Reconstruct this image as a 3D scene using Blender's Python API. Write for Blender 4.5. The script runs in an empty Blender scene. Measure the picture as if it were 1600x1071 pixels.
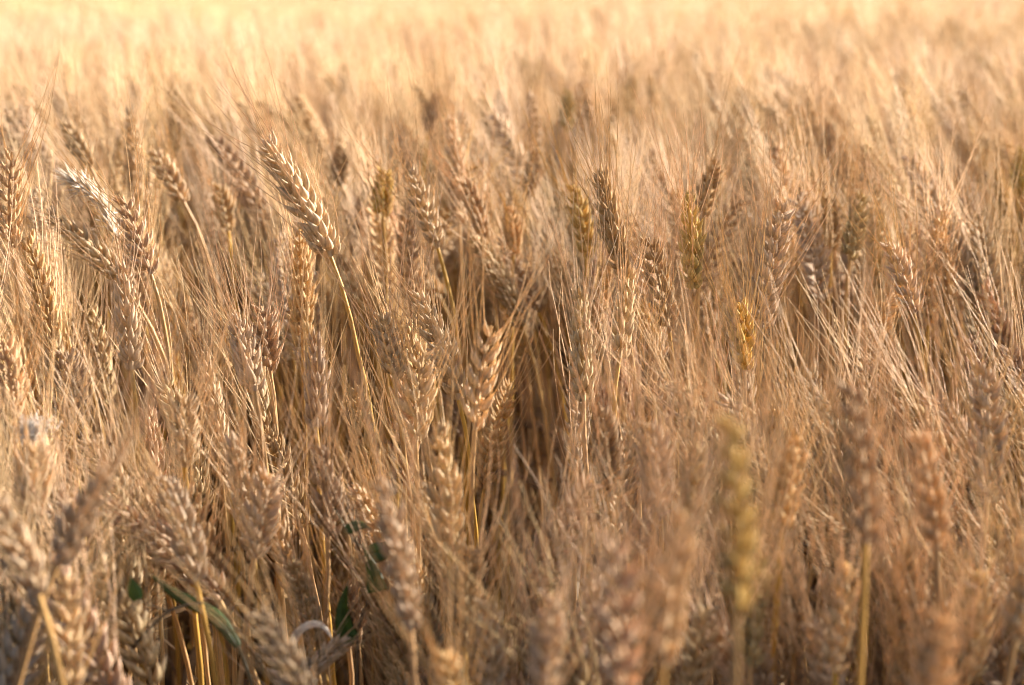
import bpy, math, random
import numpy as np
from mathutils import Vector, Matrix

# ------------------------------------------------------------------ camera, sky, sun, exposure
SC = bpy.context.scene
COL = SC.collection
PXW, PXH = 1600.0, 1071.0
LENS = 70.0
FPX = PXW * LENS / 36.0
HORIZON_Y = -15.0
CAM = np.array([0.0, 0.0, 1.03])
PITCH = math.atan((PXH / 2 - HORIZON_Y) / FPX)
cd = bpy.data.cameras.new('camera'); cam = bpy.data.objects.new('camera', cd); COL.objects.link(cam)
cd.lens = LENS; cd.sensor_width = 36; cd.sensor_fit = 'HORIZONTAL'
cd.clip_start = 0.02; cd.clip_end = 2000
cam.location = Vector(CAM); cam.rotation_euler = (math.pi / 2 - PITCH, 0, 0)
cd.dof.use_dof = True; cd.dof.focus_distance = FPX / 2560.0; cd.dof.aperture_fstop = 9.0
SC.camera = cam
FWD = np.array([0, math.cos(PITCH), -math.sin(PITCH)])
UP = np.array([0, math.sin(PITCH), math.cos(PITCH)])
RIGHT = np.array([1.0, 0, 0])

SUN_EL, SUN_AZ = math.radians(19), math.radians(64)   # azimuth to the right of the view direction
world = bpy.data.worlds.new('World'); SC.world = world; world.use_nodes = True
wn = world.node_tree.nodes; wl = world.node_tree.links
bg = wn['Background']
sky = wn.new('ShaderNodeTexSky'); sky.sky_type = 'NISHITA'; sky.sun_disc = False
sky.sun_elevation = SUN_EL; sky.sun_rotation = SUN_AZ
sky.air_density = 0.8; sky.dust_density = 4.0; sky.ozone_density = 0.3
wl.new(sky.outputs[0], bg.inputs[0]); bg.inputs[1].default_value = 0.075
sd = bpy.data.lights.new('sun', 'SUN'); sun = bpy.data.objects.new('sun', sd); COL.objects.link(sun)
sd.energy = 5.0; sd.angle = math.radians(0.6); sd.color = (1.0, 0.90, 0.80)
sdir = Vector((math.sin(SUN_AZ) * math.cos(SUN_EL), math.cos(SUN_AZ) * math.cos(SUN_EL), math.sin(SUN_EL)))
sun.rotation_euler = sdir.to_track_quat('Z', 'Y').to_euler()
sun.location = (3, 3, 3)
SC.view_settings.view_transform = 'Standard'; SC.view_settings.look = 'None'
SC.view_settings.gamma = 1; SC.view_settings.exposure = 1.80
SC.render.engine = 'CYCLES'
cy = SC.cycles
cy.max_bounces = 6; cy.diffuse_bounces = 3; cy.glossy_bounces = 2; cy.transmission_bounces = 5; cy.transparent_max_bounces = 4
cy.use_denoising = True; cy.caustics_reflective = False; cy.caustics_refractive = False
cy.use_adaptive_sampling = False; cy.filter_width = 1.1

def unproject(px, py, s):
    D = FPX / s
    return CAM + D * (FWD + (px - PXW / 2) / FPX * RIGHT - (py - PXH / 2) / FPX * UP)
def project(P):
    q = np.asarray(P) - CAM
    D = q @ FWD
    return PXW / 2 + FPX * (q @ RIGHT) / D, PXH / 2 - FPX * (q @ UP) / D, FPX / D

# ------------------------------------------------------------------ materials
def nodes_of(name):
    m = bpy.data.materials.new(name); m.use_nodes = True
    nt = m.node_tree; nt.nodes.clear()
    return m, nt
def N(nt, t, **kw):
    n = nt.nodes.new(t)
    for k, v in kw.items(): setattr(n, k, v)
    return n
def mix(nt, fac, a, b, mode='MIX'):
    n = N(nt, 'ShaderNodeMix', data_type='RGBA', blend_type=mode)
    for sock, v in ((n.inputs[0], fac), (n.inputs[6], a), (n.inputs[7], b)):
        if hasattr(v, 'is_output'): nt.links.new(v, sock)
        else: sock.default_value = v if isinstance(v, (int, float)) else (*v, 1)
    return n.outputs[2]
def attr(nt, name):
    return N(nt, 'ShaderNodeAttribute', attribute_name=name).outputs['Fac']
def plant_mat(name, c_a, c_b, c_tip, rough=0.5, trans=0.35, spec=0.35, noise_scale=700, streak=1.0, use_color=True, tip_gain=0.6, tcol=(1.0, 0.78, 0.5)):
    m, nt = nodes_of(name)
    L = nt.links.new
    tint = attr(nt, 'tint'); along = attr(nt, 'along')
    col = mix(nt, tint, c_a, c_b)
    mp = N(nt, 'ShaderNodeMath', operation='POWER'); L(along, mp.inputs[0]); mp.inputs[1].default_value = 2.0
    mg = N(nt, 'ShaderNodeMath', operation='MULTIPLY'); L(mp.outputs[0], mg.inputs[0]); mg.inputs[1].default_value = tip_gain
    col = mix(nt, mg.outputs[0], col, c_tip)
    tc = N(nt, 'ShaderNodeTexCoord')
    mpn = N(nt, 'ShaderNodeMapping'); mpn.inputs['Scale'].default_value = (1, 1, streak); L(tc.outputs['Object'], mpn.inputs[0])
    no = N(nt, 'ShaderNodeTexNoise'); no.inputs['Scale'].default_value = noise_scale; no.inputs['Detail'].default_value = 3; L(mpn.outputs[0], no.inputs['Vector'])
    rp = N(nt, 'ShaderNodeMapRange'); L(no.outputs[0], rp.inputs[0]); rp.inputs[1].default_value = 0.3; rp.inputs[2].default_value = 0.7; rp.inputs[3].default_value = 0.68; rp.inputs[4].default_value = 1.18
    col = mix(nt, 1.0, col, rp.outputs[0], 'MULTIPLY')
    oi = N(nt, 'ShaderNodeObjectInfo')
    if use_color: col = mix(nt, 1.0, col, oi.outputs['Color'], 'MULTIPLY')
    hs = N(nt, 'ShaderNodeHueSaturation')
    r1 = N(nt, 'ShaderNodeMapRange'); L(oi.outputs['Random'], r1.inputs[0]); r1.inputs[3].default_value = 0.90; r1.inputs[4].default_value = 1.07
    r2 = N(nt, 'ShaderNodeMath', operation='FRACT'); r3 = N(nt, 'ShaderNodeMath', operation='MULTIPLY'); L(oi.outputs['Random'], r3.inputs[0]); r3.inputs[1].default_value = 7.13; L(r3.outputs[0], r2.inputs[0])
    r4 = N(nt, 'ShaderNodeMapRange'); L(r2.outputs[0], r4.inputs[0]); r4.inputs[3].default_value = 0.494; r4.inputs[4].default_value = 0.510
    r5 = N(nt, 'ShaderNodeMapRange'); L(r2.outputs[0], r5.inputs[0]); r5.inputs[3].default_value = 0.85; r5.inputs[4].default_value = 1.1
    L(r1.outputs[0], hs.inputs['Value']); L(r4.outputs[0], hs.inputs['Hue']); L(r5.outputs[0], hs.inputs['Saturation']); L(col, hs.inputs['Color'])
    pr = N(nt, 'ShaderNodeBsdfPrincipled'); pr.inputs['Roughness'].default_value = rough; pr.inputs['Specular IOR Level'].default_value = spec
    L(hs.outputs[0], pr.inputs['Base Color'])
    bp = N(nt, 'ShaderNodeBump'); bp.inputs['Strength'].default_value = 0.35; bp.inputs['Distance'].default_value = 0.0004; L(no.outputs[0], bp.inputs['Height']); L(bp.outputs[0], pr.inputs['Normal'])
    out = N(nt, 'ShaderNodeOutputMaterial')
    if trans > 0:
        tr = N(nt, 'ShaderNodeBsdfTranslucent'); tcx = mix(nt, 1.0, hs.outputs[0], tcol, 'MULTIPLY'); L(tcx, tr.inputs[0])
        ms = N(nt, 'ShaderNodeMixShader'); ms.inputs[0].default_value = trans; L(pr.outputs[0], ms.inputs[1]); L(tr.outputs[0], ms.inputs[2]); L(ms.outputs[0], out.inputs[0])
    else: L(pr.outputs[0], out.inputs[0])
    return m

M_HUSK = plant_mat('wheat_husk', (0.52, 0.375, 0.21), (0.76, 0.585, 0.365), (0.90, 0.76, 0.55), rough=0.6, spec=0.12, trans=0.34, streak=0.25, tcol=(1.0, 0.80, 0.50))
M_AWN = plant_mat('wheat_awn', (0.76, 0.545, 0.30), (0.88, 0.68, 0.42), (0.90, 0.72, 0.47), spec=0.2, rough=0.5, trans=0.32, noise_scale=300, tip_gain=0.3, tcol=(1.0, 0.82, 0.6))
M_STEM = plant_mat('wheat_straw', (0.42, 0.21, 0.055), (0.68, 0.41, 0.14), (0.62, 0.38, 0.13), rough=0.38, trans=0.15, noise_scale=250, streak=0.06, use_color=False)
M_LEAF = plant_mat('dry_wheat_leaf', (0.20, 0.11, 0.045), (0.42, 0.26, 0.11), (0.32, 0.19, 0.08), rough=0.6, trans=0.4, noise_scale=300, streak=0.1, use_color=False)
M_GREEN = plant_mat('green_weed_leaf', (0.055, 0.10, 0.018), (0.09, 0.15, 0.03), (0.10, 0.13, 0.03), rough=0.45, trans=0.35, noise_scale=220, streak=1, tcol=(1.1, 1.3, 0.4))
M_TWIG = plant_mat('weed_twig', (0.12, 0.08, 0.04), (0.18, 0.13, 0.07), (0.14, 0.12, 0.05), rough=0.6, trans=0, noise_scale=300)
M_PALE = plant_mat('pale_bleached_leaf', (0.80, 0.76, 0.66), (0.88, 0.84, 0.76), (0.88, 0.84, 0.76), rough=0.5, trans=0.4, noise_scale=300)
M_FLUFF = plant_mat('white_seed_fluff', (0.82, 0.80, 0.76), (0.9, 0.88, 0.84), (0.9, 0.88, 0.84), rough=0.6, trans=0.3, noise_scale=300)

# ------------------------------------------------------------------ mesh building blocks (numpy)
class Buf:
    """collects quads with the two per-vertex numbers the materials read"""
    def __init__(s): s.v = []; s.f = []; s.t = []; s.a = []; s.m = []; s.n = 0
    def add(s, v, f, t, a, m=0):
        s.v.append(v); s.f.append(f + s.n); s.t.append(t); s.a.append(a); s.m.append(np.full(len(f), m, np.int32)); s.n += len(v)
    def join(s, o, m=0, M=None, tint=None):
        if not o.v: return
        v = np.concatenate(o.v)
        if M is not None: v = v @ M[:3, :3].T + M[:3, 3]
        t = np.concatenate(o.t)
        if tint is not None: t = np.clip(t * 0.6 + tint * 0.4, 0, 1)
        f = np.concatenate(o.f); mm = np.concatenate(o.m)
        s.v.append(v); s.f.append(f + s.n); s.t.append(t); s.a.append(np.concatenate(o.a)); s.m.append(mm + m); s.n += len(v)
    def mesh(s, name, mats, origin=(0, 0, 0)):
        v = np.concatenate(s.v) - np.asarray(origin); f = np.concatenate(s.f)
        me = bpy.data.meshes.new(name)
        me.vertices.add(len(v)); me.vertices.foreach_set('co', v.astype(np.float32).ravel())
        me.loops.add(f.size); me.loops.foreach_set('vertex_index', f.astype(np.int32).ravel())
        me.polygons.add(len(f)); me.polygons.foreach_set('loop_start', np.arange(0, f.size, 4, dtype=np.int32))
        me.polygons.foreach_set('use_smooth', np.ones(len(f), bool))
        for m in mats: me.materials.append(m)
        if len(mats) > 1: me.polygons.foreach_set('material_index', np.concatenate(s.m))
        at = me.attributes.new('tint', 'FLOAT', 'POINT'); at.data.foreach_set('value', np.concatenate(s.t).astype(np.float32))
        at = me.attributes.new('along', 'FLOAT', 'POINT'); at.data.foreach_set('value', np.concatenate(s.a).astype(np.float32))
        me.update(calc_edges=True)
        return me

def sweep(buf, C, U, V, K, tint, along, m=0):
    """M swept shapes of R rings: centres C, half-axes U and V (M,R,3)"""
    M_, R, _ = C.shape
    th = np.arange(K) * 2 * np.pi / K
    v = C[:, :, None, :] + np.cos(th)[None, None, :, None] * U[:, :, None, :] + np.sin(th)[None, None, :, None] * V[:, :, None, :]
    i = np.arange(M_)[:, None, None] * R * K; r = np.arange(R - 1)[None, :, None] * K; k = np.arange(K)[None, None, :]; k2 = (k + 1) % K
    f = np.stack([i + r + k, i + r + k2, i + r + K + k2, i + r + K + k], -1).reshape(-1, 4)
    t = np.broadcast_to(np.asarray(tint).reshape(M_, 1, 1), (M_, R, K)).reshape(-1)
    a = np.broadcast_to(np.asarray(along).reshape(1, R, 1), (M_, R, K)).reshape(-1)
    buf.add(v.reshape(-1, 3), f, t, a, m)
def nrm(v):
    return v / np.maximum(np.linalg.norm(v, axis=-1, keepdims=True), 1e-9)
def perp(T, hint):
    u = nrm(hint - (hint * T).sum(-1, keepdims=True) * T)
    return u, np.cross(T, u)
def bezier(p0, p1, p2, p3, n):
    t = np.linspace(0, 1, n)[:, None]
    P = (1 - t)**3 * p0 + 3 * (1 - t)**2 * t * p1 + 3 * (1 - t) * t * t * p2 + t**3 * p3
    T = nrm(3 * (1 - t)**2 * (p1 - p0) + 6 * (1 - t) * t * (p2 - p1) + 3 * t * t * (p3 - p2))
    return P, T
def tube(buf, P, T, rad, K, tint, hint=None, along=None, m=0, flat=1.0):
    h = np.array([0.31, 0.95, 0.1]) if hint is None else hint
    u, w = perp(T, np.broadcast_to(h, T.shape))
    r = np.asarray(rad).reshape(-1, 1)
    sweep(buf, P[None], (u * r)[None], (w * r * flat)[None], K, [tint], np.linspace(0, 1, len(P)) if along is None else along, m)

RP = np.array([0.0, 0.10, 0.28, 0.50, 0.72, 0.88, 1.0]); RR = np.array([0.32, 0.78, 1.0, 0.90, 0.56, 0.25, 0.05])
def ear_curve(base, d, bend_axis, bend, L):
    """function s(0..1) -> point and tangent along the arched ear"""
    d = nrm(d); side = nrm(np.cross(bend_axis, d))
    def f(s):
        s = np.atleast_1d(s)[:, None]
        if abs(bend) < 1e-3: return base + d * s * L, np.broadcast_to(d, (len(s), 3)).copy()
        R = L / bend
        return base + R * (np.sin(s * bend) * d + (1 - np.cos(s * bend)) * side), np.cos(s * bend) * d + np.sin(s * bend) * side
    return f
def make_ear(base, d, rng, L=0.085, bend=0.2, bend_axis=None, twist=0.0, lod=0, awn=0.068, spread=1.0, fat=1.0, open_=None, awk=0.62):
    if open_ is None: open_ = float(rng.uniform(0.68, 1.02))
    """returns (husk buffer, awn buffer)"""
    H, A = Buf(), Buf()
    if bend_axis is None: bend_axis = np.array([0, 1.0, 0])
    fc = ear_curve(base, d, bend_axis, bend, L)
    hint = np.array([math.cos(twist), math.sin(twist), 0.05])
    n = max(12, int(round(L / 0.0045)))
    if lod: n = 9
    s = (np.arange(n) + 0.2) / (n + 0.3)
    P, T = fc(s)
    X, Y = perp(T, np.broadcast_to(hint, T.shape))
    sg = np.where(np.arange(n) % 2 == 0, 1.0, -1.0)[:, None]
    size = (0.66 + 0.34 * np.sin(np.clip(s * 1.12 + 0.10, 0, 1) * np.pi) ** 0.6)[:, None] * rng.normal(1, 0.06, (n, 1))
    big = 1.0 if not lod else 1.75
    specs = [  # (fan angle in Y, outward angle in X, length, width, lift, y offset, x offset, awned)
        (-0.50, 0.42, 0.0092, 0.0024, -0.0006, -0.0022, 0.0014, 0),
        (0.50, 0.42, 0.0092, 0.0024, -0.0006, 0.0022, 0.0014, 0),
        (-0.26, 0.62, 0.0112, 0.0023, 0.0006, -0.0014, 0.0022, 1),
        (0.26, 0.62, 0.0112, 0.0023, 0.0006, 0.0014, 0.0022, 1),
        (0.02, 0.74, 0.0100, 0.0019, 0.0026, 0.0, 0.0026, 2)]
    if lod: specs = [(-0.3, 0.3, 0.010, 0.0021, 0, -0.001, 0.0014, 1), (0.3, 0.34, 0.010, 0.0021, 0.0, 0.001, 0.0014, 1)]
    K = 6 if not lod else 3
    rp, rr = (RP, RR) if not lod else (np.array([0, 0.35, 1.0]), np.array([0.4, 1.0, 0.1]))
    for ya, xa, ln, wd, lift, yo, xo, aw in specs:
        jy = rng.normal(0, 0.10, (n, 1)); jx = rng.normal(0, 0.11, (n, 1))
        sc = size * fat * big * (np.where(rng.random((n, 1)) < 0.05, 0.35, 1.0) if not lod else 1.0) * 1.12
        o = P + T * lift + X * sg * (xo * sc) + Y * yo * sc
        dr = nrm(T + X * sg * np.tan((xa + jx) * open_) + Y * np.tan(ya + jy))
        nx = X * sg + Y * np.sign(ya if ya else 0.01) * 0.6           # outward side of the husk
        nx = nrm(nx - (nx * dr).sum(-1, keepdims=True) * dr); ny = np.cross(dr, nx)
        ll = ln * sc * rng.normal(1.10, 0.08, (n, 1))
        t = rp[None, :, None]
        # the husk bellies outward, then its tip curves back to the axis
        C = o[:, None, :] + dr[:, None, :] * (ll[:, None, :] * t) + nx[:, None, :] * (np.sin(t * np.pi) * 0.0010 * sc[:, None, :])
        w = (wd * sc)[:, None, :] * rr[None, :, None]
        tnt = np.clip(rng.normal(0.5, 0.24, n), 0, 1)
        sweep(H, C, ny[:, None, :] * w, nx[:, None, :] * w * 0.64, K, tnt, rp)
        # short beak on the glumes / awns on the lemmas
        tip = C[:, -1, :]
        if aw == 0 and not lod:
            C2 = tip[:, None, :] + dr[:, None, :] * (0.0022 * sc[:, None, :] * np.array([0, 1.0])[None, :, None])
            w2 = np.full((n, 2, 1), 0.00022) * np.array([1, 0.4])[None, :, None]
            sweep(A, C2, nx[:, None, :] * w2, ny[:, None, :] * w2, 3, tnt, np.array([0, 1]))
        if aw:
            keep = rng.random(n) < ((awk if aw == 1 else 0.15) if not lod else 0.62)
            if not keep.any(): continue
            q = keep.nonzero()[0]; mq = len(q)
            al = awn * (0.55 + 0.55 * np.sin(np.clip(s[q] + 0.12, 0, 1) * np.pi * 0.8))[:, None] * rng.normal(1, 0.12, (mq, 1)) * np.where(rng.random((mq, 1)) < 0.1, 0.45, 1.0)
            end = nrm(T[q] + (X[q] * sg[q] * np.abs(rng.normal(0.17, 0.09, (mq, 1))) + Y[q] * (np.sign(ya) * 0.11 + rng.normal(0, 0.13, (mq, 1)))) * spread)
            st = nrm(dr[q] * 0.6 + end * 0.6)
            R = 6 if not lod else 3
            tt = np.linspace(0, 1, R)[None, :, None]
            cv = rng.normal(0, 0.035, (mq, 1, 3)) * al[:, None, :]
            C2 = tip[q][:, None, :] + al[:, None, :] * (st[:, None, :] * (tt - tt**2 * 0.65) + end[:, None, :] * (tt**2 * 0.65)) + cv * tt**2
            C2 = C2 + rng.normal(0, 0.00045, C2.shape) * tt
            rad = (0.00035 if not lod else 0.00055) * (1 - 0.72 * tt) * np.ones((mq, 1, 1))
            u, w2 = perp(end, np.broadcast_to(np.array([0.3, 0.9, 0.2]), end.shape))
            sweep(A, C2, u[:, None, :] * rad, w2[:, None, :] * rad, 3, np.clip(rng.normal(0.5, 0.3, mq), 0, 1), np.linspace(0, 1, R))
    if not lod:
        pp, tt = fc(np.linspace(0, 1, 8))
        tube(H, pp, tt, np.linspace(0.0015, 0.0008, 8), 5, 0.4, along=np.zeros(8))
    return H, A

def make_leaf(B, base, outdir, L, W, rng, droop=1.0, curl=1.5, m=0, n=14):
    t = np.linspace(0, 1, n)
    o = nrm(np.array([outdir[0], outdir[1], 0.0]))
    ang = 1.25 - droop * (t ** 0.8) * 2.4
    step = L / (n - 1)
    T = np.outer(np.cos(ang), o) + np.outer(np.sin(ang), [0, 0, 1.0])
    P = base + np.concatenate([np.zeros((1, 3)), np.cumsum(T[:-1] * step, 0)])
    side = np.cross(o, [0, 0, 1.0])
    tw = curl * t * rng.choice([-1, 1]) + rng.normal(0, 0.3)
    up = np.cross(side, T)
    u = side * np.cos(tw)[:, None] + up * np.sin(tw)[:, None]
    w = np.cross(T, u)
    wd = W * np.minimum(1, 0.35 + t * 4) * (1 - t ** 2.2) + 0.0002
    sweep(B, P[None], (u * wd[:, None])[None], (w * 0.00018)[None], 6, [rng.random()], t, m)

def stem_curve(p0, base, d, H):
    return bezier(p0, p0 + np.array([0, 0, 0.5 * H]), base - nrm(d) * 0.15 * H, base, 22)
def make_stem(p0, base, d, rng, r=0.0018, lod=0):
    S = Buf(); H = base[2] - p0[2]
    P, T = stem_curve(p0, base, d, H)
    if lod:
        P, T = P[8::6], T[8::6]
        tube(S, P, T, np.full(len(P), r * 1.5), 3, rng.random())
        return S, P, T
    rad = np.linspace(1.25, 0.72, 22) * r
    for k in (7, 14): rad[k] *= 1.35                                   # nodes
    wob = np.cumsum(rng.normal(0, 0.0006, (22, 3)), 0); wob -= np.linspace(0, 1, 22)[:, None] * wob[-1]
    tube(S, P + wob, T, rad, 7, rng.random())
    return S, P + wob, T

# ------------------------------------------------------------------ object helpers
def tag(o, label=None, cat=None, group=None, kind=None):
    if label: o['label'] = label
    if cat: o['category'] = cat
    if group: o['group'] = group
    if kind: o['kind'] = kind
    return o
def link(name, me, parent=None, loc=None, color=None):
    o = bpy.data.objects.new(name, me); COL.objects.link(o)
    if parent is not None: o.parent = parent
    if loc is not None: o.location = loc
    if color is not None: o.color = (*color, 1)
    return o
def empty(name, loc):
    o = bpy.data.objects.new(name, None); o.empty_display_size = 0.02; COL.objects.link(o); o.location = loc
    return o

# ------------------------------------------------------------------ the ground
def ground():
    m, nt = nodes_of('field_soil'); L = nt.links.new
    tc = N(nt, 'ShaderNodeTexCoord'); no = N(nt, 'ShaderNodeTexNoise'); no.inputs['Scale'].default_value = 30; no.inputs['Detail'].default_value = 8; L(tc.outputs['Object'], no.inputs['Vector'])
    vo = N(nt, 'ShaderNodeTexVoronoi'); vo.inputs['Scale'].default_value = 45; L(tc.outputs['Object'], vo.inputs['Vector'])
    col = mix(nt, no.outputs[0], (0.035, 0.018, 0.007), (0.10, 0.055, 0.024))
    pr = N(nt, 'ShaderNodeBsdfPrincipled'); pr.inputs['Roughness'].default_value = 0.95; L(col, pr.inputs['Base Color'])
    bp = N(nt, 'ShaderNodeBump'); bp.inputs['Distance'].default_value = 0.02; L(vo.outputs[0], bp.inputs['Height']); L(bp.outputs[0], pr.inputs['Normal'])
    out = N(nt, 'ShaderNodeOutputMaterial'); L(pr.outputs[0], out.inputs[0])
    xs = np.concatenate([-np.geomspace(600, 3, 14), np.linspace(-2.5, 2.5, 41), np.geomspace(3, 600, 14)])
    ys = np.concatenate([[-40, -10, -3], np.linspace(-1, 5, 49), np.geomspace(6, 900, 18)])
    X, Y = np.meshgrid(xs, ys)
    rng = np.random.default_rng(5)
    Z = rng.normal(0, 0.006, X.shape) * (np.abs(X) < 3) * (Y < 5.5) * (Y > -1.1)
    v = np.stack([X, Y, Z], -1).reshape(-1, 3); w = len(xs); h = len(ys)
    i = (np.arange(h - 1)[:, None] * w + np.arange(w - 1)[None, :]).reshape(-1)
    B = Buf(); B.add(v, np.stack([i, i + 1, i + w + 1, i + w], -1), np.zeros(len(v)), np.zeros(len(v)))
    tag(link('field_ground', B.mesh('field_ground', [m])), kind='structure')
ground()

# ------------------------------------------------------------------ wheat stalks placed one by one
GREY, TAN, BROWN, GOLD, PALE = (0.93, 0.95, 1.0), (1, 1, 1), (0.80, 0.74, 0.68), (1.0, 0.94, 0.66), (1.14, 1.15, 1.15)
GREEN, ORANGE, OLIVE = (0.88, 0.86, 0.52), (1.02, 0.95, 0.86), (0.85, 0.86, 0.60)
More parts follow.
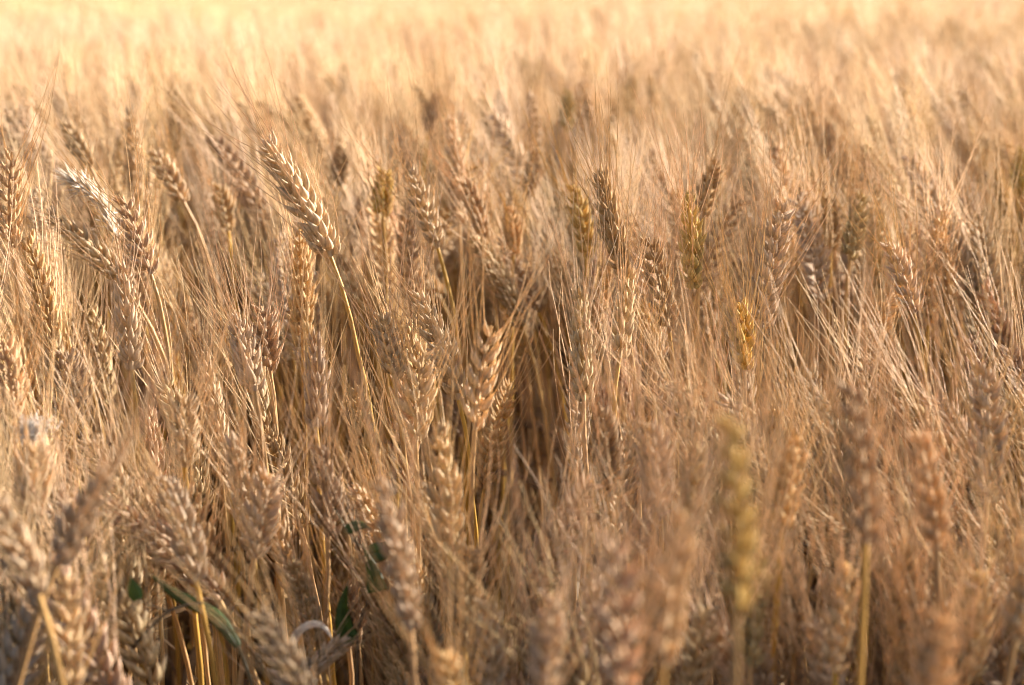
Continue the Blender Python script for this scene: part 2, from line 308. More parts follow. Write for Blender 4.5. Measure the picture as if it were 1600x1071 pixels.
# tip x, tip y, base x, base y (in 1600-px picture), scale px per metre, colour, twist, tip depth offset m, label
HEROES = [
 (418,222, 517,402, 2450, GREY, 1.1, 0.0, 'tall sharp grey-brown ear leaning left, standing highest above its neighbours left of centre'),
 (24,236, 18,388, 2420, ORANGE, 0.3, 0.0, 'upright orange-brown ear on a golden stem at the left edge, upper half'),
 (190,308, 236,430, 2450, ORANGE, 0.5, 0.01, 'tan ear with a yellow base, leaning left over a bent golden stem at upper left'),
 (186,422, 206,578, 2680, TAN, 1.4, 0.02, 'pinkish ear directly below the yellow-based ear at upper left'),
 (78,332, 190,440, 2250, GREY, 0.9, 0.0, 'grey-tipped ear lying far over to the left, behind the yellow-based ear'),
 (362,500, 398,612, 2700, TAN, 1.0, 0.02, 'tan ear below and left of the tall sharp leaning ear'),
 (489,534, 494,668, 2780, BROWN, 1.55, 0.02, 'upright brown ear seen face on, below the tall sharp leaning ear'),
 (769,506, 742,672, 3000, PALE, 0.2, 0.0, 'thick pale ear near the centre with its right side glowing in the sun'),
 (652,455, 716,625, 2560, GREY, 1.0, 0.0, 'thin greyish ear leaning left, just left of the thick pale centre ear'),
 (640,265, 684,388, 2180, GREY, 0.8, 0.0, 'slim leaning ear between the tall sharp ear and the picture centre'),
 (724,280, 757,372, 2000, ORANGE, 0.6, 0.0, 'small orange-brown blurred ear to the right of the slim leaning ear'),
 (936,268, 972,430, 2430, BROWN, 1.2, 0.0, 'long sharp brown ear right of centre, leaning slightly left above another ear'),
 (984,430, 968,560, 2600, TAN, 1.5, 0.02, 'tan ear with spread husks directly below the long sharp brown ear'),
 (1012,370, 1046,520, 2420, BROWN, 0.4, 0.0, 'dark brown ear right of centre beside the long sharp brown ear'),
 (1073,302, 1080,452, 2450, GOLD, 1.2, 0.0, 'yellow-green upright ear with straight golden awns, right of centre'),
 (1222,318, 1190,512, 2400, TAN, 0.6, 0.0, 'long plump tan ear leaning right, right of the yellow-green ear'),
 (908,462, 912,628, 2700, GREY, 1.4, 0.02, 'grey-pink upright ear right of centre with its right edge lit'),
 (1384,376, 1428,490, 2350, TAN, 0.5, 0.0, 'sharp ear leaning left with pale awns fanned above it, upper right'),
 (1470,380, 1478,486, 2150, BROWN, 1.1, 0.0, 'softly blurred brown ear right of the sharp fan-awned ear at upper right'),
 (1530,564, 1542,785, 3100, TAN, 0.3, 0.0, 'long upright ear with sunlit spiky edges near the right edge'),
 (1322,592, 1352,850, 4150, BROWN, 0.3, 0.0, 'large blurred dark brown ear in the right foreground'),
 (1426,668, 1464,862, 3750, ORANGE, 0.5, 0.0, 'large blurred orange-brown ear right of the large dark brown foreground ear'),
 (1134,640, 1150,960, 5200, GREEN, 0.6, 0.0, 'big strongly blurred yellow-green ear in the foreground right of centre'),
 (1243,676, 1222,830, 3500, ORANGE, 0.8, 0.0, 'blurred ear between the big green ear and the large dark brown ear'),
 (955,822, 968,1090, 4850, ORANGE, 0.1, 0.0, 'big blurred ear at the bottom right of centre with bright sun spots on it'),
 (1070,790, 1035,1040, 4700, GREY, 0.4, 0.0, 'big blurred grey ear at the bottom, just left of the big green ear'),
 (862,918, 846,1120, 4200, GREY, 0.6, 0.0, 'blurred grey-tipped ear at the bottom edge, left of the sun-spotted ear'),
 (600,742, 642,985, 3900, GREY, 1.2, 0.0, 'large grey-brown blurred ear in the lower middle, thickest left of centre'),
 (684,664, 702,862, 3250, TAN, 0.9, 0.0, 'tan ear with a white tip just right of the large grey-brown lower middle ear'),
 (110,892, 104,1110, 3750, PALE, 0.7, 0.0, 'pale grey ear standing upright in the bottom left corner'),
 (400,945, 492,1110, 3900, GREY, 0.9, 0.0, 'pale-tipped ear lying to the left at the bottom edge, left of centre'),
 (262,738, 306,908, 3300, GREY, 1.0, 0.0, 'soft grey-pink ear at lower left leaning left above the green blade'),
 (426,735, 398,870, 3200, TAN, 0.6, 0.0, 'narrow tan ear with pale tip right of the soft grey-pink lower left ear'),
 (62,692, 50,810, 3300, PALE, 0.9, 0.0, 'pale silvery ear below the white fluff at the left edge'),
 (-20,762, 60,930, 4100, GREY, 0.9, 0.0, 'big blurred grey ear cut by the left edge in the lower left'),
 (175,735, 90,880, 3900, GREY, 0.9, 0.0, 'blurred grey-brown ear bending right, above the pale grey corner ear'),
 (938,634, 950,775, 3050, BROWN, 0.7, 0.0, 'dark reddish-brown ear right of centre, beside the dark gap among the stalks'),
 (1012,655, 1024,800, 3300, TAN, 0.7, 0.0, 'soft tan ear just right of the dark reddish-brown ear'),
 (1086,690, 1078,830, 3500, TAN, 0.7, 0.0, 'blurred tan ear touching the left side of the big green ear'),
 (1262,965, 1305,1100, 3600, PALE, 0.9, 0.0, 'pale grey ear at the bottom edge below the large dark brown foreground ear'),
 (1470,955, 1440,1140, 4800, ORANGE, 0.5, 0.0, 'big blurred pinkish ear at the bottom edge near the right corner'),
 (1592,828, 1586,1000, 3800, GREY, 0.5, 0.0, 'blurred grey ear cut by the right edge, lower right'),
 (1016,532, 1022,628, 2520, BROWN, 1.5, 0.02, 'short dark ear seen face on, below the dark brown ear right of centre'),
 (1294,308, 1298,392, 1950, BROWN, 0.6, 0.0, 'small dark blurred ear between the plump tan ear and the fan-awned ear'),
 (293,614, 288,730, 2950, TAN, 0.6, 0.0, 'tan ear above the soft grey-pink lower left ear'),
 (106,546, 116,662, 2750, BROWN, 0.6, 0.0, 'brown ear left of the middle, under the pinkish upper left ear'),
 (8,526, 22,650, 2950, ORANGE, 0.2, 0.0, 'sunlit orange ear at the left edge, halfway down'),
 (500,692, 512,838, 3050, BROWN, 1.0, 0.0, 'shaded brown ear beneath the upright brown ear seen face on'),
 (660,925, 672,1050, 3100, TAN, 1.1, 0.0, 'rough straw-coloured ear at the bottom just right of the large grey-brown ear'),
 (695,1008, 712,1150, 4000, PALE, 0.8, 0.0, 'blurred pale ear tip rising from the bottom edge left of centre'),
 (598,488, 616,592, 2560, TAN, 0.6, 0.0, 'narrow tan ear left of the thin greyish leaning ear'),
 (1152,470, 1163,578, 2560, GOLD, 0.6, 0.0, 'golden ear below and left of the long plump tan ear'),
 (410,476, 422,580, 2520, ORANGE, 0.6, 0.0, 'orange-lit ear under the base of the tall sharp leaning ear'),
 (666,532, 650,690, 2850, TAN, 0.3, 0.0, 'tan ear with sunlit right edge, left of the thick pale centre ear'),
 (736,846, 726,1010, 3300, BROWN, 0.6, 0.0, 'slim dull pink-brown ear at lower centre standing behind two golden stalks'),
 (1318,872, 1306,1050, 3700, PALE, 0.7, 0.0, 'soft pale ear at the lower right, straight below the large dark brown foreground ear'),
 (1182,850, 1172,1040, 3650, OLIVE, 0.9, 0.0, 'soft olive-tinted ear low down, against the right side of the big green ear'),
 (1006,892, 1002,1068, 3500, TAN, 0.5, 0.0, 'soft tan ear at the bottom between the sun-spotted ear and the big grey ear'),
 (1522,884, 1514,1062, 3600, PALE, 0.5, 0.0, 'soft pale ear at the bottom right, below the long upright spiky ear'),
 (1405,838, 1398,1010, 3500, ORANGE, 0.4, 0.0, 'soft orange-tan ear low at the right, below and left of the orange-brown foreground ear'),
 (760,930, 768,1090, 3600, GREY, 0.4, 0.0, 'soft greyish ear at the bottom edge just left of the grey-tipped bottom ear'),
 (1228,860, 1240,1020, 3400, TAN, 0.4, 0.0, 'soft tan ear low between the olive-tinted ear and the soft pale ear'),
 (540,905, 545,1010, 2900, BROWN, 0.6, 0.0, 'shadowed ear half hidden by the green heart-shaped leaf at the bottom'),
 (895,288, 916,405, 2120, GOLD, 0.6, 0.0, 'yellowish ear left of the long sharp brown ear'),
 (838,238, 824,306, 1650, BROWN, 0.6, 0.0, 'small dark blurred ear above the picture centre'),
 (275,164, 272,236, 1420, BROWN, 0.6, 0.0, 'dark blurred upright ear above the left third, in the upper blur'),
 (682,148, 668,208, 1350, BROWN, 0.6, 0.0, 'dark blurred ear near the top centre, left of the middle'),
 (536,230, 528,290, 1650, BROWN, 0.6, 0.0, 'small brown blurred ear right of the tall sharp ear'),
 (886,140, 884,206, 1380, OLIVE, 0.6, 0.0, 'olive blurred ear near the top, right of the middle'),
 (1108,112, 1122,180, 1300, BROWN, 0.6, 0.0, 'dark blurred ear near the top, above the yellow-green ear'),
 (1296,194, 1290,248, 1450, BROWN, 0.6, 0.0, 'dark reddish blurred ear in the upper right blur'),
 (104,190, 142,262, 1850, GREY, 0.6, 0.0, 'sun-tipped blurred ear leaning left in the upper left'),
 (243,234, 288,318, 1950, TAN, 0.6, 0.0, 'sun-tipped ear leaning left above the yellow-based ear'),
 (345,288, 357,362, 1900, TAN, 0.6, 0.0, 'tan blurred ear left of the tall sharp leaning ear'),
 (1118,248, 1100,338, 2080, BROWN, 0.6, 0.0, 'dark ear leaning right, just right of the yellow-green ear'),
 (1346,302, 1328,408, 2050, OLIVE, 0.6, 0.0, 'greenish-yellow ear left of the fan-awned sharp ear'),
 (988,118, 984,178, 1280, BROWN, 0.6, 0.0, 'faint brown ear high in the blur, right of the middle'),
 (1596,232, 1590,305, 1700, GREEN, 0.6, 0.0, 'dark green blurred ear cut by the right edge near the top'),
 (602,266, 598,340, 2000, GOLD, 0.6, 0.0, 'golden ear right of the tall sharp leaning ear'),
 (795,322, 802,400, 1950, ORANGE, 0.6, 0.0, 'orange blurred ear above the thick pale centre ear'),
]
GROUP = 'bearded wheat stalks standing in the field'
hero_info = []
def build_stalk(base, d, L, rng, color, twist, label, bend=0.2, bend_axis=None, spread=1.0, awn=0.068, lean_root=None, fat=1.0):
    H = base[2]
    root2 = base[:2] - nrm(np.array([d[0], d[1], 1e-6]))[:2] * 0.07 * H * min(1, np.hypot(d[0], d[1]) * 2) + rng.normal(0, 0.012, 2)
    p0 = np.array([root2[0], root2[1], -0.004])
    e = empty('wheat_stalk', Vector(p0)); tag(e, label, 'wheat stalk', GROUP)
    S, P, T = make_stem(p0, base, d, rng)
    link('stem', S.mesh('stem', [M_STEM], p0), e)
    Hh, A = make_ear(base, d, rng, L=L, bend=bend, bend_axis=bend_axis, twist=twist, spread=spread, awn=awn, fat=fat, awk=0.92)
    ear = link('ear', Hh.mesh('ear', [M_HUSK], p0), e, color=color)
    link('awns', A.mesh('awns', [M_AWN], p0), ear, color=[0.55 + 0.45 * c for c in color])
    k = rng.integers(9, 14); B = Buf()
    make_leaf(B, P[k], rng.normal(0, 1, 2), 0.16 + 0.08 * rng.random(), 0.0045, rng, droop=0.9 + 0.5 * rng.random(), curl=2.5)
    link('leaf', B.mesh('leaf', [M_LEAF], p0), e)
    return e
for i, (tx, ty, bx, by, s, col, tw, dz, lab) in enumerate(HEROES):
    rng = np.random.default_rng(100 + i)
    b = unproject(bx, by, s); t = unproject(tx, ty, s) + np.array([0, dz - 0.008, 0])
    ch = t - b; L = float(np.linalg.norm(ch)); d = ch / L
    bend = float(rng.uniform(0.05, 0.28))
    lean = np.array([d[0], d[1], 0]); ax = nrm(np.cross(d, np.array([0, 0, 1.0]))) if np.hypot(d[0], d[1]) > 0.05 else np.array([0, 1.0, 0])
    ax = -ax                                    # bends over further in the direction it already leans
    q = Matrix.Rotation(-bend / 2, 3, Vector(ax)); d0 = np.array(q @ Vector(d))
    spread = float(rng.uniform(0.9, 1.4))
    build_stalk(b, d0, L * 1.003, rng, col, tw, lab, bend=bend, bend_axis=ax, spread=spread, awn=float(rng.uniform(0.062, 0.078)), fat=float(np.clip(L / 0.075, 0.85, 1.12)) * (0.72 if s > 5000 else 0.86 if s > 3450 else 1.04))
    hero_info.append((tx, ty, bx, by, s, lab, b, t))

# ------------------------------------------------------------------ prototypes for the rest of the crop
PROTO = []   # (stem, ear, awns, leaf buffers, ear base, ear tip)
NP_ = 14
for i in range(NP_):
    rng = np.random.default_rng(300 + i)
    lean = [0.05, 0.10, 0.14, 0.18, 0.22, 0.26, 0.30, 0.34, 0.40, 0.46, 0.56, 0.75, 0.12, 0.24][i]
    L = float(rng.uniform(0.064, 0.094)); bend = float(rng.uniform(0.05, 0.2 + lean * 0.5))
    d = np.array([math.sin(lean), 0, math.cos(lean)]); base = np.array([0.015 + lean * 0.09, 0, 0.77])
    S, P, T = make_stem(np.zeros(3), base, d, rng)
    H, A = make_ear(base, d, rng, L=L, bend=bend, bend_axis=np.array([0, 1.0, 0]), twist=float(rng.uniform(0, 3.14)), spread=float(rng.uniform(0.7, 1.15)), awn=float(rng.uniform(0.064, 0.082)), fat=float(np.clip(L / 0.078, 0.85, 1.1)))
    B = Buf(); LV = []
    for k in ([5, 10] if i % 3 else [6, 8, 12]):
        B2 = Buf(); make_leaf(B2, P[k], rng.normal(0, 1, 2), 0.15 + 0.1 * rng.random(), 0.0045, rng, droop=0.7 + 0.7 * rng.random(), curl=3.0 * rng.random())
        LV.append(B2.mesh('leaf', [M_LEAF])); B.join(B2)
    if 0: make_leaf(B, P[k], rng.normal(0, 1, 2), 0.15 + 0.1 * rng.random(), 0.0045, rng, droop=0.7 + 0.7 * rng.random(), curl=3.0 * rng.random())
    tipz = base + d * L * 0.98
    PROTO.append(dict(S=S, H=H, A=A, B=B, base=base, tip=tipz, lean=lean,
        ms=S.mesh('stem', [M_STEM]), mh=H.mesh('ear', [M_HUSK]), ma=A.mesh('awns', [M_AWN]), ml=LV))
# the same plants joined into one mesh each, and square-metre patches of simplified plants, for the uncounted rest of the field
rest = bpy.data.collections.new('field_wheat')
def rest_obj(k, buf):
    o = bpy.data.objects.new('field_wheat.%03d' % k, buf.mesh('field_wheat', [M_STEM, M_HUSK, M_AWN, M_LEAF])); rest.objects.link(o)
for k, p in enumerate(PROTO):
    b = Buf(); b.join(p['S'], 0); b.join(p['H'], 1); b.join(p['A'], 2); b.join(p['B'], 3); rest_obj(k, b)
NPATCH = 5
lod_bits = []
for i in range(10):
    rng = np.random.default_rng(700 + i); lean = float(rng.uniform(0.05, 0.6))
    d = np.array([math.sin(lean), 0, math.cos(lean)]); base = np.array([0.05 + lean * 0.1, 0, 0.77])
    S, P, T = make_stem(np.zeros(3), base, d, rng, lod=1)
    H, A = make_ear(base, d, rng, L=0.082, bend=0.2, twist=float(rng.uniform(0, 3)), lod=1, awn=0.07, spread=1.3)
    b = Buf(); b.join(S, 0); b.join(H, 1); b.join(A, 2); lod_bits.append(b)
def zrot(a, sc, x, y, z=0):
    M = np.eye(4); c, s_ = math.cos(a) * sc, math.sin(a) * sc
    M[0, 0] = c; M[0, 1] = -s_; M[1, 0] = s_; M[1, 1] = c; M[2, 2] = sc; M[:3, 3] = (x, y, z); return M
def lean_angle(rng):
    return math.pi + rng.normal(0, 0.9) if rng.random() < 0.68 else rng.uniform(0, 2 * math.pi)
for i in range(NPATCH):
    rng = np.random.default_rng(800 + i); b = Buf()
    for gx in range(17):
        for gy in range(17):
            x = (gx + rng.random()) / 17 - 0.5; y = (gy + rng.random()) / 17 - 0.5
            b.join(lod_bits[rng.integers(10)], 0, zrot(lean_angle(rng), rng.normal(1.0, 0.045), x, y), tint=rng.random())
    rest_obj(NP_ + i, b)

# the placed ears as points in the picture, to keep nearer sown stalks and their awns from standing right in front of them
HP = np.array([(h[0] + (h[2] - h[0]) * u, h[1] + (h[3] - h[1]) * u, h[4]) for h in hero_info for u in (0, .25, .5, .75, 1)])
def hides_placed(tx, ty, bx, by, s_, fans=True):
    near = HP[s_ > HP[:, 2]]
    if not len(near): return False
    d = np.array([tx - bx, ty - by]); l = np.hypot(*d) + 1e-6; d = d / l
    r_ = near[:, :2] - (bx, by); a = r_ @ d; c = np.abs(r_[:, 0] * d[1] - r_[:, 1] * d[0])
    ear = (a > -0.008 * s_) & (a < l + 0.008 * s_) & (c < 0.012 * s_)
    fan = (a >= l) & (a < l + 0.055 * s_) & (c < 0.007 * s_ + (a - l) * 0.28)
    return bool(ear.any() or (fans and fan.sum() >= 1))
# ------------------------------------------------------------------ sowing
rng = np.random.default_rng(42)
cell = 0.046
plants = []
y = 0.95
hero_roots = np.array([h[6][:2] for h in hero_info])
while y < 4.6:
    hw_l, hw_r = 0.29 * y + 0.40, 0.29 * y + 1.35
    for x in np.arange(-hw_l, hw_r, cell):
        px_, py_ = x + rng.uniform(-.5, .5) * cell, y + rng.uniform(-.5, .5) * cell
        k = int(rng.integers(NP_)); k = k if py_ > 1.6 or k not in (9, 10, 11) else k - 8; a = lean_angle(rng); h = float(np.clip(rng.normal(0.835, 0.045), 0.68, 0.92 if py_ > 1.6 else 0.875)); r1 = rng.random(); r2 = rng.random()
        p = PROTO[k]; sc = h / p['tip'][2]
        M = zrot(a, sc, px_, py_)
        base = M[:3, :3] @ p['base'] + M[:3, 3]; tip = M[:3, :3] @ p['tip'] + M[:3, 3]
        bxp, byp, bs = project(base); txp, typ, ts = project(tip)
        cx, cyy, cs = (bxp + txp) / 2, (byp + typ) / 2, (bs + ts) / 2
        if base[1] < 1.02 and -120 < min(bxp, txp) and max(bxp, txp) < 1720: continue     # the field's front edge is placed by hand
        # leave the placed ears uncovered, and the dark openings between the stalks
        bad = hides_placed(txp, typ, bxp, byp, cs) or min(np.hypot(*(base[:2] - h[6][:2])) for h in hero_info) < 0.018
        if cs > 2200 and 775 < cx < 895 and 560 < cyy < 900: bad = True
        if cs > 2300 and cyy > 770 and (150 < cx < 600 or 700 < cx < 900): bad = True
        if bad: continue
        plants.append((k, a, sc, px_, py_, cx, cyy, cs, txp, typ, bxp, byp, r1))
    y += cell
rng = np.random.default_rng(9)
for (x0, x1, y0, y1, s0, s1, n) in [(860, 1640, 700, 800, 2950, 3300, 9), (860, 1640, 850, 1060, 3200, 3700, 17), (-30, 330, 640, 780, 2900, 3200, 4), (-30, 180, 820, 930, 3300, 3600, 3),
        (420, 780, 850, 1050, 3000, 3300, 6), (-30, 700, 660, 780, 2850, 3100, 7), (900, 1620, 570, 680, 2800, 3000, 8), (600, 780, 900, 1060, 3000, 3300, 2)]:
    for j in range(n * 2):
        tx = x0 + (x1 - x0) * (j + rng.random()) / (2 * n); ty = rng.uniform(y0, y1); s_ = rng.uniform(s0, s1)
        t = unproject(tx, ty, s_); k = int(rng.integers(NP_ - 3)); a = lean_angle(rng); p = PROTO[k]; sc = t[2] / p['tip'][2]
        M = zrot(a, sc, 0, 0); off = t - M[:3, :3] @ p['tip']
        bxp, byp, bs = project(M[:3, :3] @ p['base'] + off)
        if hides_placed(tx, ty, bxp, byp, s_ * 1.001, fans=False): continue
        plants.append((k, a, sc, off[0], off[1], (tx + bxp) / 2, (ty + byp) / 2, s_, tx, ty, bxp, byp, rng.random()))
inframe = [p for p in plants if -20 < p[5] < 1620 and -10 < p[6] < 1090]
inframe.sort(key=lambda p: -p[7])
N_IND = 300 - len(HEROES)
chosen = inframe[:N_IND]; chosen_ids = {id(p) for p in chosen}

# labels: colour, focus, lean and the nearest placed ear
import re
SHORT = {}
def short(lab): return lab
ANCH = {0:'the tall sharp grey-brown ear', 2:'the yellow-based ear', 5:'the tan ear left of centre', 6:'the face-on brown ear', 7:'the thick pale centre ear',
 9:'the slim leaning ear', 11:'the long sharp brown ear', 13:'the dark brown middle ear', 14:'the yellow-green ear', 15:'the long plump tan ear', 16:'the grey-pink upright ear',
 17:'the fan-awned sharp ear', 19:'the long spiky right-edge ear', 20:'the large dark foreground ear', 22:'the big green foreground ear', 27:'the large grey lower middle ear',
 31:'the grey-pink lower left ear', 1:'the left-edge orange ear', 29:'the pale corner ear', 24:'the sun-spotted bottom ear', 46:'the sunlit left-edge ear'}
def where(x, y):
    a = ['far left', 'left', 'left of centre', 'right of centre', 'right', 'far right'][int(min(5.99, max(0, x / 1600 * 6)))]
    return a
used = {}
def auto_label(cname, lean, cx, cyy, s):
    best = min(ANCH, key=lambda i: math.hypot((hero_info[i][0] + hero_info[i][2]) / 2 - cx, ((hero_info[i][1] + hero_info[i][3]) / 2 - cyy) * 1.2))
    hx, hy = (hero_info[best][0] + hero_info[best][2]) / 2, (hero_info[best][1] + hero_info[best][3]) / 2
    dx, dy = cx - hx, cyy - hy
    dist = math.hypot(dx, dy)
    near = 'just ' if dist < 75 else '' if dist < 150 else 'well '
    if abs(dx) > 2.2 * abs(dy): rel = 'right of' if dx > 0 else 'left of'
    elif abs(dy) > 2.2 * abs(dx): rel = 'below' if dy > 0 else 'above'
    else: rel = ('lower ' if dy > 0 else 'upper ') + ('right of' if dx > 0 else 'left of')
    lw = {-2: 'bent far left', -1: 'leaning left', 0: 'upright', 1: 'leaning right', 2: 'bent far right'}[lean]
    sh = 'sharp' if 2350 < s < 2800 else 'soft'
    for lab in (f'{lw} {cname} ear {near}{rel} {ANCH[best]}', f'{sh} {lw} {cname} ear {near}{rel} {ANCH[best]}', f'{"large" if s > 2450 else "small"} {sh} {lw} {cname} ear {near}{rel} {ANCH[best]}'):
        if lab not in used: break
    used[lab] = used.get(lab, 0) + 1
    return lab
CN = [('tan', TAN), ('pale tan', (1.1, 1.1, 1.08)), ('greyish', GREY), ('brown', (0.82, 0.76, 0.70)), ('orange-brown', ORANGE), ('dull gold', (1.0, 0.92, 0.74)), ('pinkish', (1.0, 0.92, 0.94))]
def copy_stalk(p):
    k, a, sc, x, y, cx, cyy, s, txp, typ, bxp, byp, r1 = p
    q = PROTO[k]; cname, col = CN[int(r1 * 6.999)]
    dxp, dyp = txp - bxp, byp - typ
    an = math.degrees(math.atan2(dxp, max(dyp, 1)))
    lean = -2 if an < -38 else -1 if an < -10 else 0 if an < 10 else 1 if an < 38 else 2
    e = empty('wheat_stalk', (x, y, -0.003)); e.rotation_euler = (0, 0, a); e.scale = (sc, sc, sc)
    tag(e, auto_label(cname, lean, cx, cyy, s), 'wheat stalk', GROUP)
    link('stem', q['ms'], e)
    ear = link('ear', q['mh'], e, color=col); link('awns', q['ma'], ear, color=[0.55 + 0.45 * c for c in col])
    for l in q['ml']: link('leaf', l, e)
for p in chosen: copy_stalk(p)

pts, rots, scs, idx = [], [], [], []
for p in plants:
    if id(p) in chosen_ids: continue
    pts.append((p[3], p[4], 0)); rots.append((0, 0, p[1])); scs.append(p[2]); idx.append(p[0])
gy = 5.1
rng = np.random.default_rng(77)
while gy < 170:
    if gy < 60: st = 0.92
    else: st = 0.98
    hw = 0.31 * gy + 3.0
    for gx in np.arange(-hw, hw, st):
        h = 1.0 + 0.018 * math.sin(gx * 0.23 + gy * 0.11) + 0.014 * math.sin(gy * 0.31 + gx * 0.05) + rng.normal(0, 0.004)
        pts.append((gx + rng.uniform(-.1, .1), gy + rng.uniform(-.05, .05), 0)); rots.append((0, 0, 0)); scs.append(h); idx.append(NP_ + int(rng.integers(NPATCH)))
    gy += st
me = bpy.data.meshes.new('wheat_crop'); me.from_pydata(pts, [], [])
a = me.attributes.new('spin', 'FLOAT_VECTOR', 'POINT'); a.data.foreach_set('vector', np.array(rots, np.float32).ravel())
a = me.attributes.new('size', 'FLOAT', 'POINT'); a.data.foreach_set('value', np.array(scs, np.float32))
a = me.attributes.new('which', 'INT', 'POINT'); a.data.foreach_set('value', np.array(idx, np.int32))
crop = link('wheat_crop', me); tag(crop, 'dense ripe bearded wheat filling the field to the horizon behind the nearer stalks', 'wheat crop', kind='stuff')
g = bpy.data.node_groups.new('scatter_wheat', 'GeometryNodeTree')
g.interface.new_socket('Geometry', in_out='INPUT', socket_type='NodeSocketGeometry'); g.interface.new_socket('Geometry', in_out='OUTPUT', socket_type='NodeSocketGeometry')
gi = g.nodes.new('NodeGroupInput'); go = g.nodes.new('NodeGroupOutput')
iop = g.nodes.new('GeometryNodeInstanceOnPoints'); ci = g.nodes.new('GeometryNodeCollectionInfo')
ci.inputs['Collection'].default_value = rest; ci.inputs['Separate Children'].default_value = True; ci.inputs['Reset Children'].default_value = True
def na(name, t):
    n = g.nodes.new('GeometryNodeInputNamedAttribute'); n.data_type = t; n.inputs['Name'].default_value = name
    return [o for o in n.outputs if o.name == 'Attribute' and o.enabled][0]
g.links.new(gi.outputs[0], iop.inputs['Points']); g.links.new(ci.outputs[0], iop.inputs['Instance'])
iop.inputs['Pick Instance'].default_value = True
g.links.new(na('which', 'INT'), iop.inputs['Instance Index'])
g.links.new(na('spin', 'FLOAT_VECTOR'), iop.inputs['Rotation']); g.links.new(na('size', 'FLOAT'), iop.inputs['Scale'])
g.links.new(iop.outputs[0], go.inputs[0])
crop.modifiers.new('scatter', 'NODES').node_group = g
print('individuals', len(HEROES) + len(chosen), 'rest', len(pts), 'farthest individual s', chosen[-1][7])

# ------------------------------------------------------------------ weeds and stray bits among the stalks
def pts3(lst, s):
    return np.array([unproject(x, y, s if np.isscalar(s) else s[i]) for i, (x, y) in enumerate(lst)])
def smooth(P, n):
    t = np.linspace(0, 1, len(P)); u = np.linspace(0, 1, n)
    Q = np.stack([np.interp(u, t, P[:, k]) for k in range(3)], 1)
    for _ in range(3): Q[1:-1] = (Q[:-2] + 2 * Q[1:-1] + Q[2:]) / 4
    return Q, nrm(np.gradient(Q, axis=0))
def blade(P, W, prof, mat, name, parent, origin, tint=0.5, face=(0, -1, 0.25), fold=0.3):
    Q, T = smooth(P, 16); t = np.linspace(0, 1, 16)
    u = nrm(np.cross(T, np.array(face, float))); w = np.cross(T, u)
    wd = (W * prof(t) + 0.0002)[:, None]
    B = Buf()
    C = np.stack([Q + u * wd * 0.5 * 0.98, Q - u * wd * 0.5 * 0.98])        # two halves folded along the midrib
    U = np.stack([(u + w * fold) * wd * 0.52, (u - w * fold) * wd * 0.52])
    V = np.repeat((w * 0.00022)[None], 2, 0)
    sweep(B, C, U, V, 6, [tint, min(1, tint + .15)], t)
    return link(name, B.mesh(name, [mat], origin), parent)
heart = lambda t: np.sin(np.clip(t * 0.92 + 0.14, 0, 1) * np.pi) ** 0.8 * (1.15 - 0.6 * t)
strap = lambda t: np.minimum(1, 0.5 + 3 * t) * (1 - t ** 3)

S0 = 3080
stem_px = [(556, 1075), (560, 1020), (556, 985), (572, 950), (586, 900), (578, 868), (552, 845), (532, 812), (524, 795)]
P = pts3(stem_px, S0); root = np.array([P[0][0], P[0][1], -0.003]); P = np.vstack([root, root + (P[0] - root) * 0.5, P])
vine = empty('climbing_weed', Vector(root)); tag(vine, 'green broad-leaved weed climbing between the stalks at the bottom left of centre', 'weed')
Q, T = smooth(P, 40); B = Buf(); tube(B, Q, T, np.linspace(0.0011, 0.0005, 40), 6, 0.4); link('stem', B.mesh('stem', [M_TWIG], root), vine)
blade(pts3([(556, 998), (540, 992), (534, 950), (545, 905)], S0 + 40), 0.0050, heart, M_GREEN, 'leaf', vine, root, 0.3, (0.3, -1, 0.1))
blade(pts3([(586, 905), (590, 930), (583, 895), (566, 848)], S0 + 60), 0.0060, heart, M_GREEN, 'leaf', vine, root, 0.6, (-0.3, -1, 0.3))
blade(pts3([(572, 868), (590, 862), (612, 858), (640, 872)], S0 + 20), 0.0055, heart, M_GREEN, 'leaf', vine, root, 0.9, (0.1, -0.8, 0.6))
blade(pts3([(540, 830), (552, 822), (566, 820), (582, 826)], S0 + 50), 0.0030, heart, M_GREEN, 'leaf', vine, root, 0.2, (0.1, -0.8, 0.6))

P = pts3([(400, 1080), (372, 1010), (340, 962), (300, 942), (262, 922), (238, 900)], 3250); root = np.array([P[0][0], P[0][1], -0.003])
gb = empty('grass_blade', Vector(root)); tag(gb, 'dark green grass blade slanting over the golden stalks near the bottom left', 'grass blade')
blade(P[1:], 0.0034, strap, M_GREEN, 'blade', gb, root, 0.2, (0.2, -0.9, 0.5))
Q, T = smooth(np.vstack([root, P[0], P[1]]), 16); B = Buf(); tube(B, Q, T, np.full(16, 0.0009), 6, 0.4); link('stem', B.mesh('stem', [M_TWIG], root), gb)

P = pts3([(150, 1085), (190, 1030), (238, 978), (262, 955), (292, 945), (318, 942)], 3350); root = np.array([P[0][0] - 0.01, P[0][1], -0.003])
tw = empty('bent_twig', Vector(root)); tag(tw, 'thin dark twig curving across the stalks with one small grey-green leaf at the bottom left', 'twig')
Q, T = smooth(np.vstack([root, (root + P[0]) / 2, P]), 36); B = Buf(); tube(B, Q, T, np.linspace(0.0012, 0.0006, 36), 6, 0.3); link('stem', B.mesh('stem', [M_TWIG], root), tw)
Q, T = smooth(pts3([(262, 955), (240, 948), (222, 940), (214, 934)], 3350), 10); B = Buf(); tube(B, Q, T, np.full(10, 0.0004), 5, 0.3); link('stalk', B.mesh('stalk', [M_TWIG], root), tw)
blade(pts3([(216, 938), (211, 925), (206, 912), (203, 900)], 3350), 0.0034, heart, M_GREEN, 'leaf', tw, root, 1.0, (0.2, -0.9, 0.3))

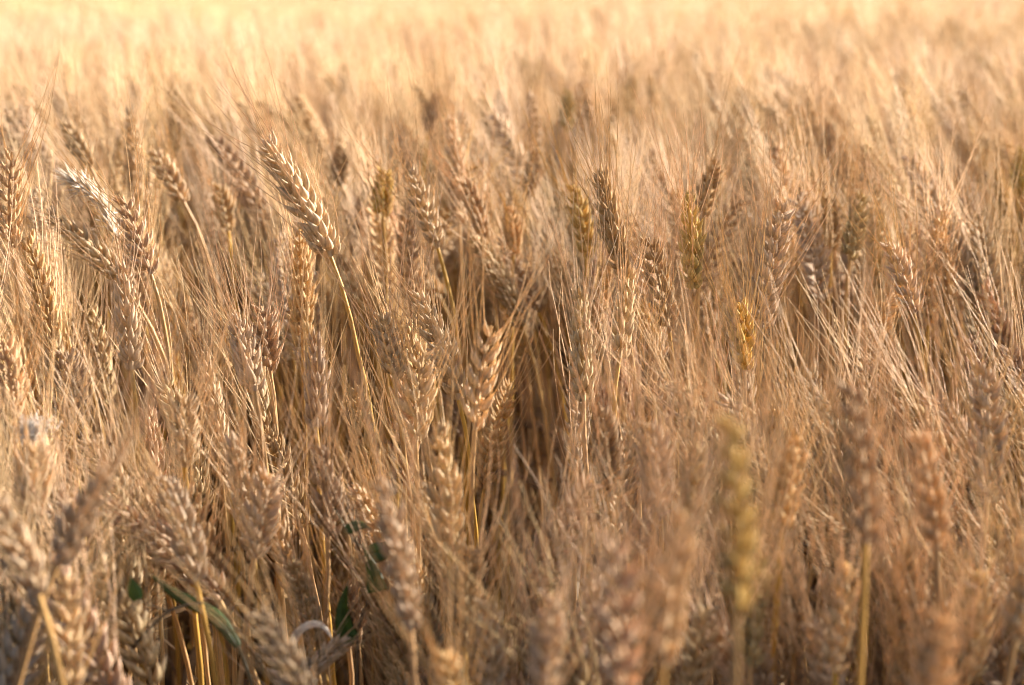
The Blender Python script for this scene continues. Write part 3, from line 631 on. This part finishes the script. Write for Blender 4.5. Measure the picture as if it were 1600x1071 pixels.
P = pts3([(448, 1075), (452, 1015), (462, 990), (478, 976), (498, 973), (512, 984), (519, 1000)], 3200); root = np.array([P[0][0], P[0][1], -0.003])
db = empty('bleached_grass_leaf', Vector(root)); tag(db, 'pale bleached strip of leaf arching over between golden stalks at the bottom, left of centre', 'dry leaf')
blade(P, 0.0021, strap, M_PALE, 'blade', db, root, 0.6, (0.1, -0.8, 0.7))
Q, T = smooth(np.vstack([root, P[0], P[1]]), 16); B = Buf(); tube(B, Q, T, np.full(16, 0.0009), 6, 0.4); link('stem', B.mesh('stem', [M_STEM], root), db)

# bleached grass head, upper left
P = pts3([(190, 420), (182, 370), (166, 328), (142, 298), (112, 284)], 2250); root = np.array([P[0][0] + 0.02, P[0][1], -0.003])
gh = empty('bleached_grass', Vector(root)); tag(gh, 'bleached feathery grass head, nodding left among the awns in the upper left', 'grass')
Q, T = smooth(np.vstack([root, (root + P[0]) / 2 + [0.01, 0, 0.05], P]), 40); B = Buf(); tube(B, Q, T, np.linspace(0.0012, 0.0004, 40), 6, 0.6); link('stem', B.mesh('stem', [M_STEM], root), gh)
rng = np.random.default_rng(4); Q, T = smooth(P[1:], 40); k = rng.integers(0, 40, 300); R = 4; tt = np.linspace(0, 1, R)[None, :, None]
dr = nrm(T[k] * 1.0 + rng.normal(0, 0.42, (300, 3))); ln = rng.uniform(0.008, 0.017, (300, 1, 1))
C = Q[k][:, None, :] + dr[:, None, :] * ln * tt; u, w = perp(dr, np.broadcast_to([0.2, 0.9, 0.3], dr.shape)); rad = 0.0007 * np.sin(np.clip(tt * 0.9 + 0.1, 0, 1) * np.pi) + 0.0001
B = Buf(); sweep(B, C, u[:, None, :] * rad, w[:, None, :] * rad * 0.5, 4, rng.random(300), np.linspace(0, 1, R)); link('seed_head', B.mesh('seed_head', [M_PALE], root), gh)

# tuft of white seed fluff caught on the ears at the left edge
c = unproject(50, 672, 3150); rng = np.random.default_rng(6); n = 260; R = 5; tt = np.linspace(0, 1, R)[None, :, None]
dr = nrm(rng.normal(0, 1, (n, 3)) * [1, 0.8, 0.7]); st = c + rng.normal(0, 1, (n, 3)) * [0.0032, 0.002, 0.0018]; ln = rng.uniform(0.004, 0.009, (n, 1, 1))
C = st[:, None, :] + dr[:, None, :] * ln * tt + rng.normal(0, 0.0012, (n, 1, 3)) * tt ** 2; u, w = perp(dr, np.broadcast_to([0.2, 0.9, 0.3], dr.shape)); rad = 0.0003 * (1 - 0.6 * tt) * np.ones((n, 1, 1))
B = Buf(); sweep(B, C, u[:, None, :] * rad, w[:, None, :] * rad, 3, rng.random(n), np.linspace(0, 1, R))
tag(link('seed_fluff', B.mesh('seed_fluff', [M_FLUFF], c), loc=Vector(c)), 'small tuft of white seed fluff caught on the ears at the left edge', 'seed fluff')
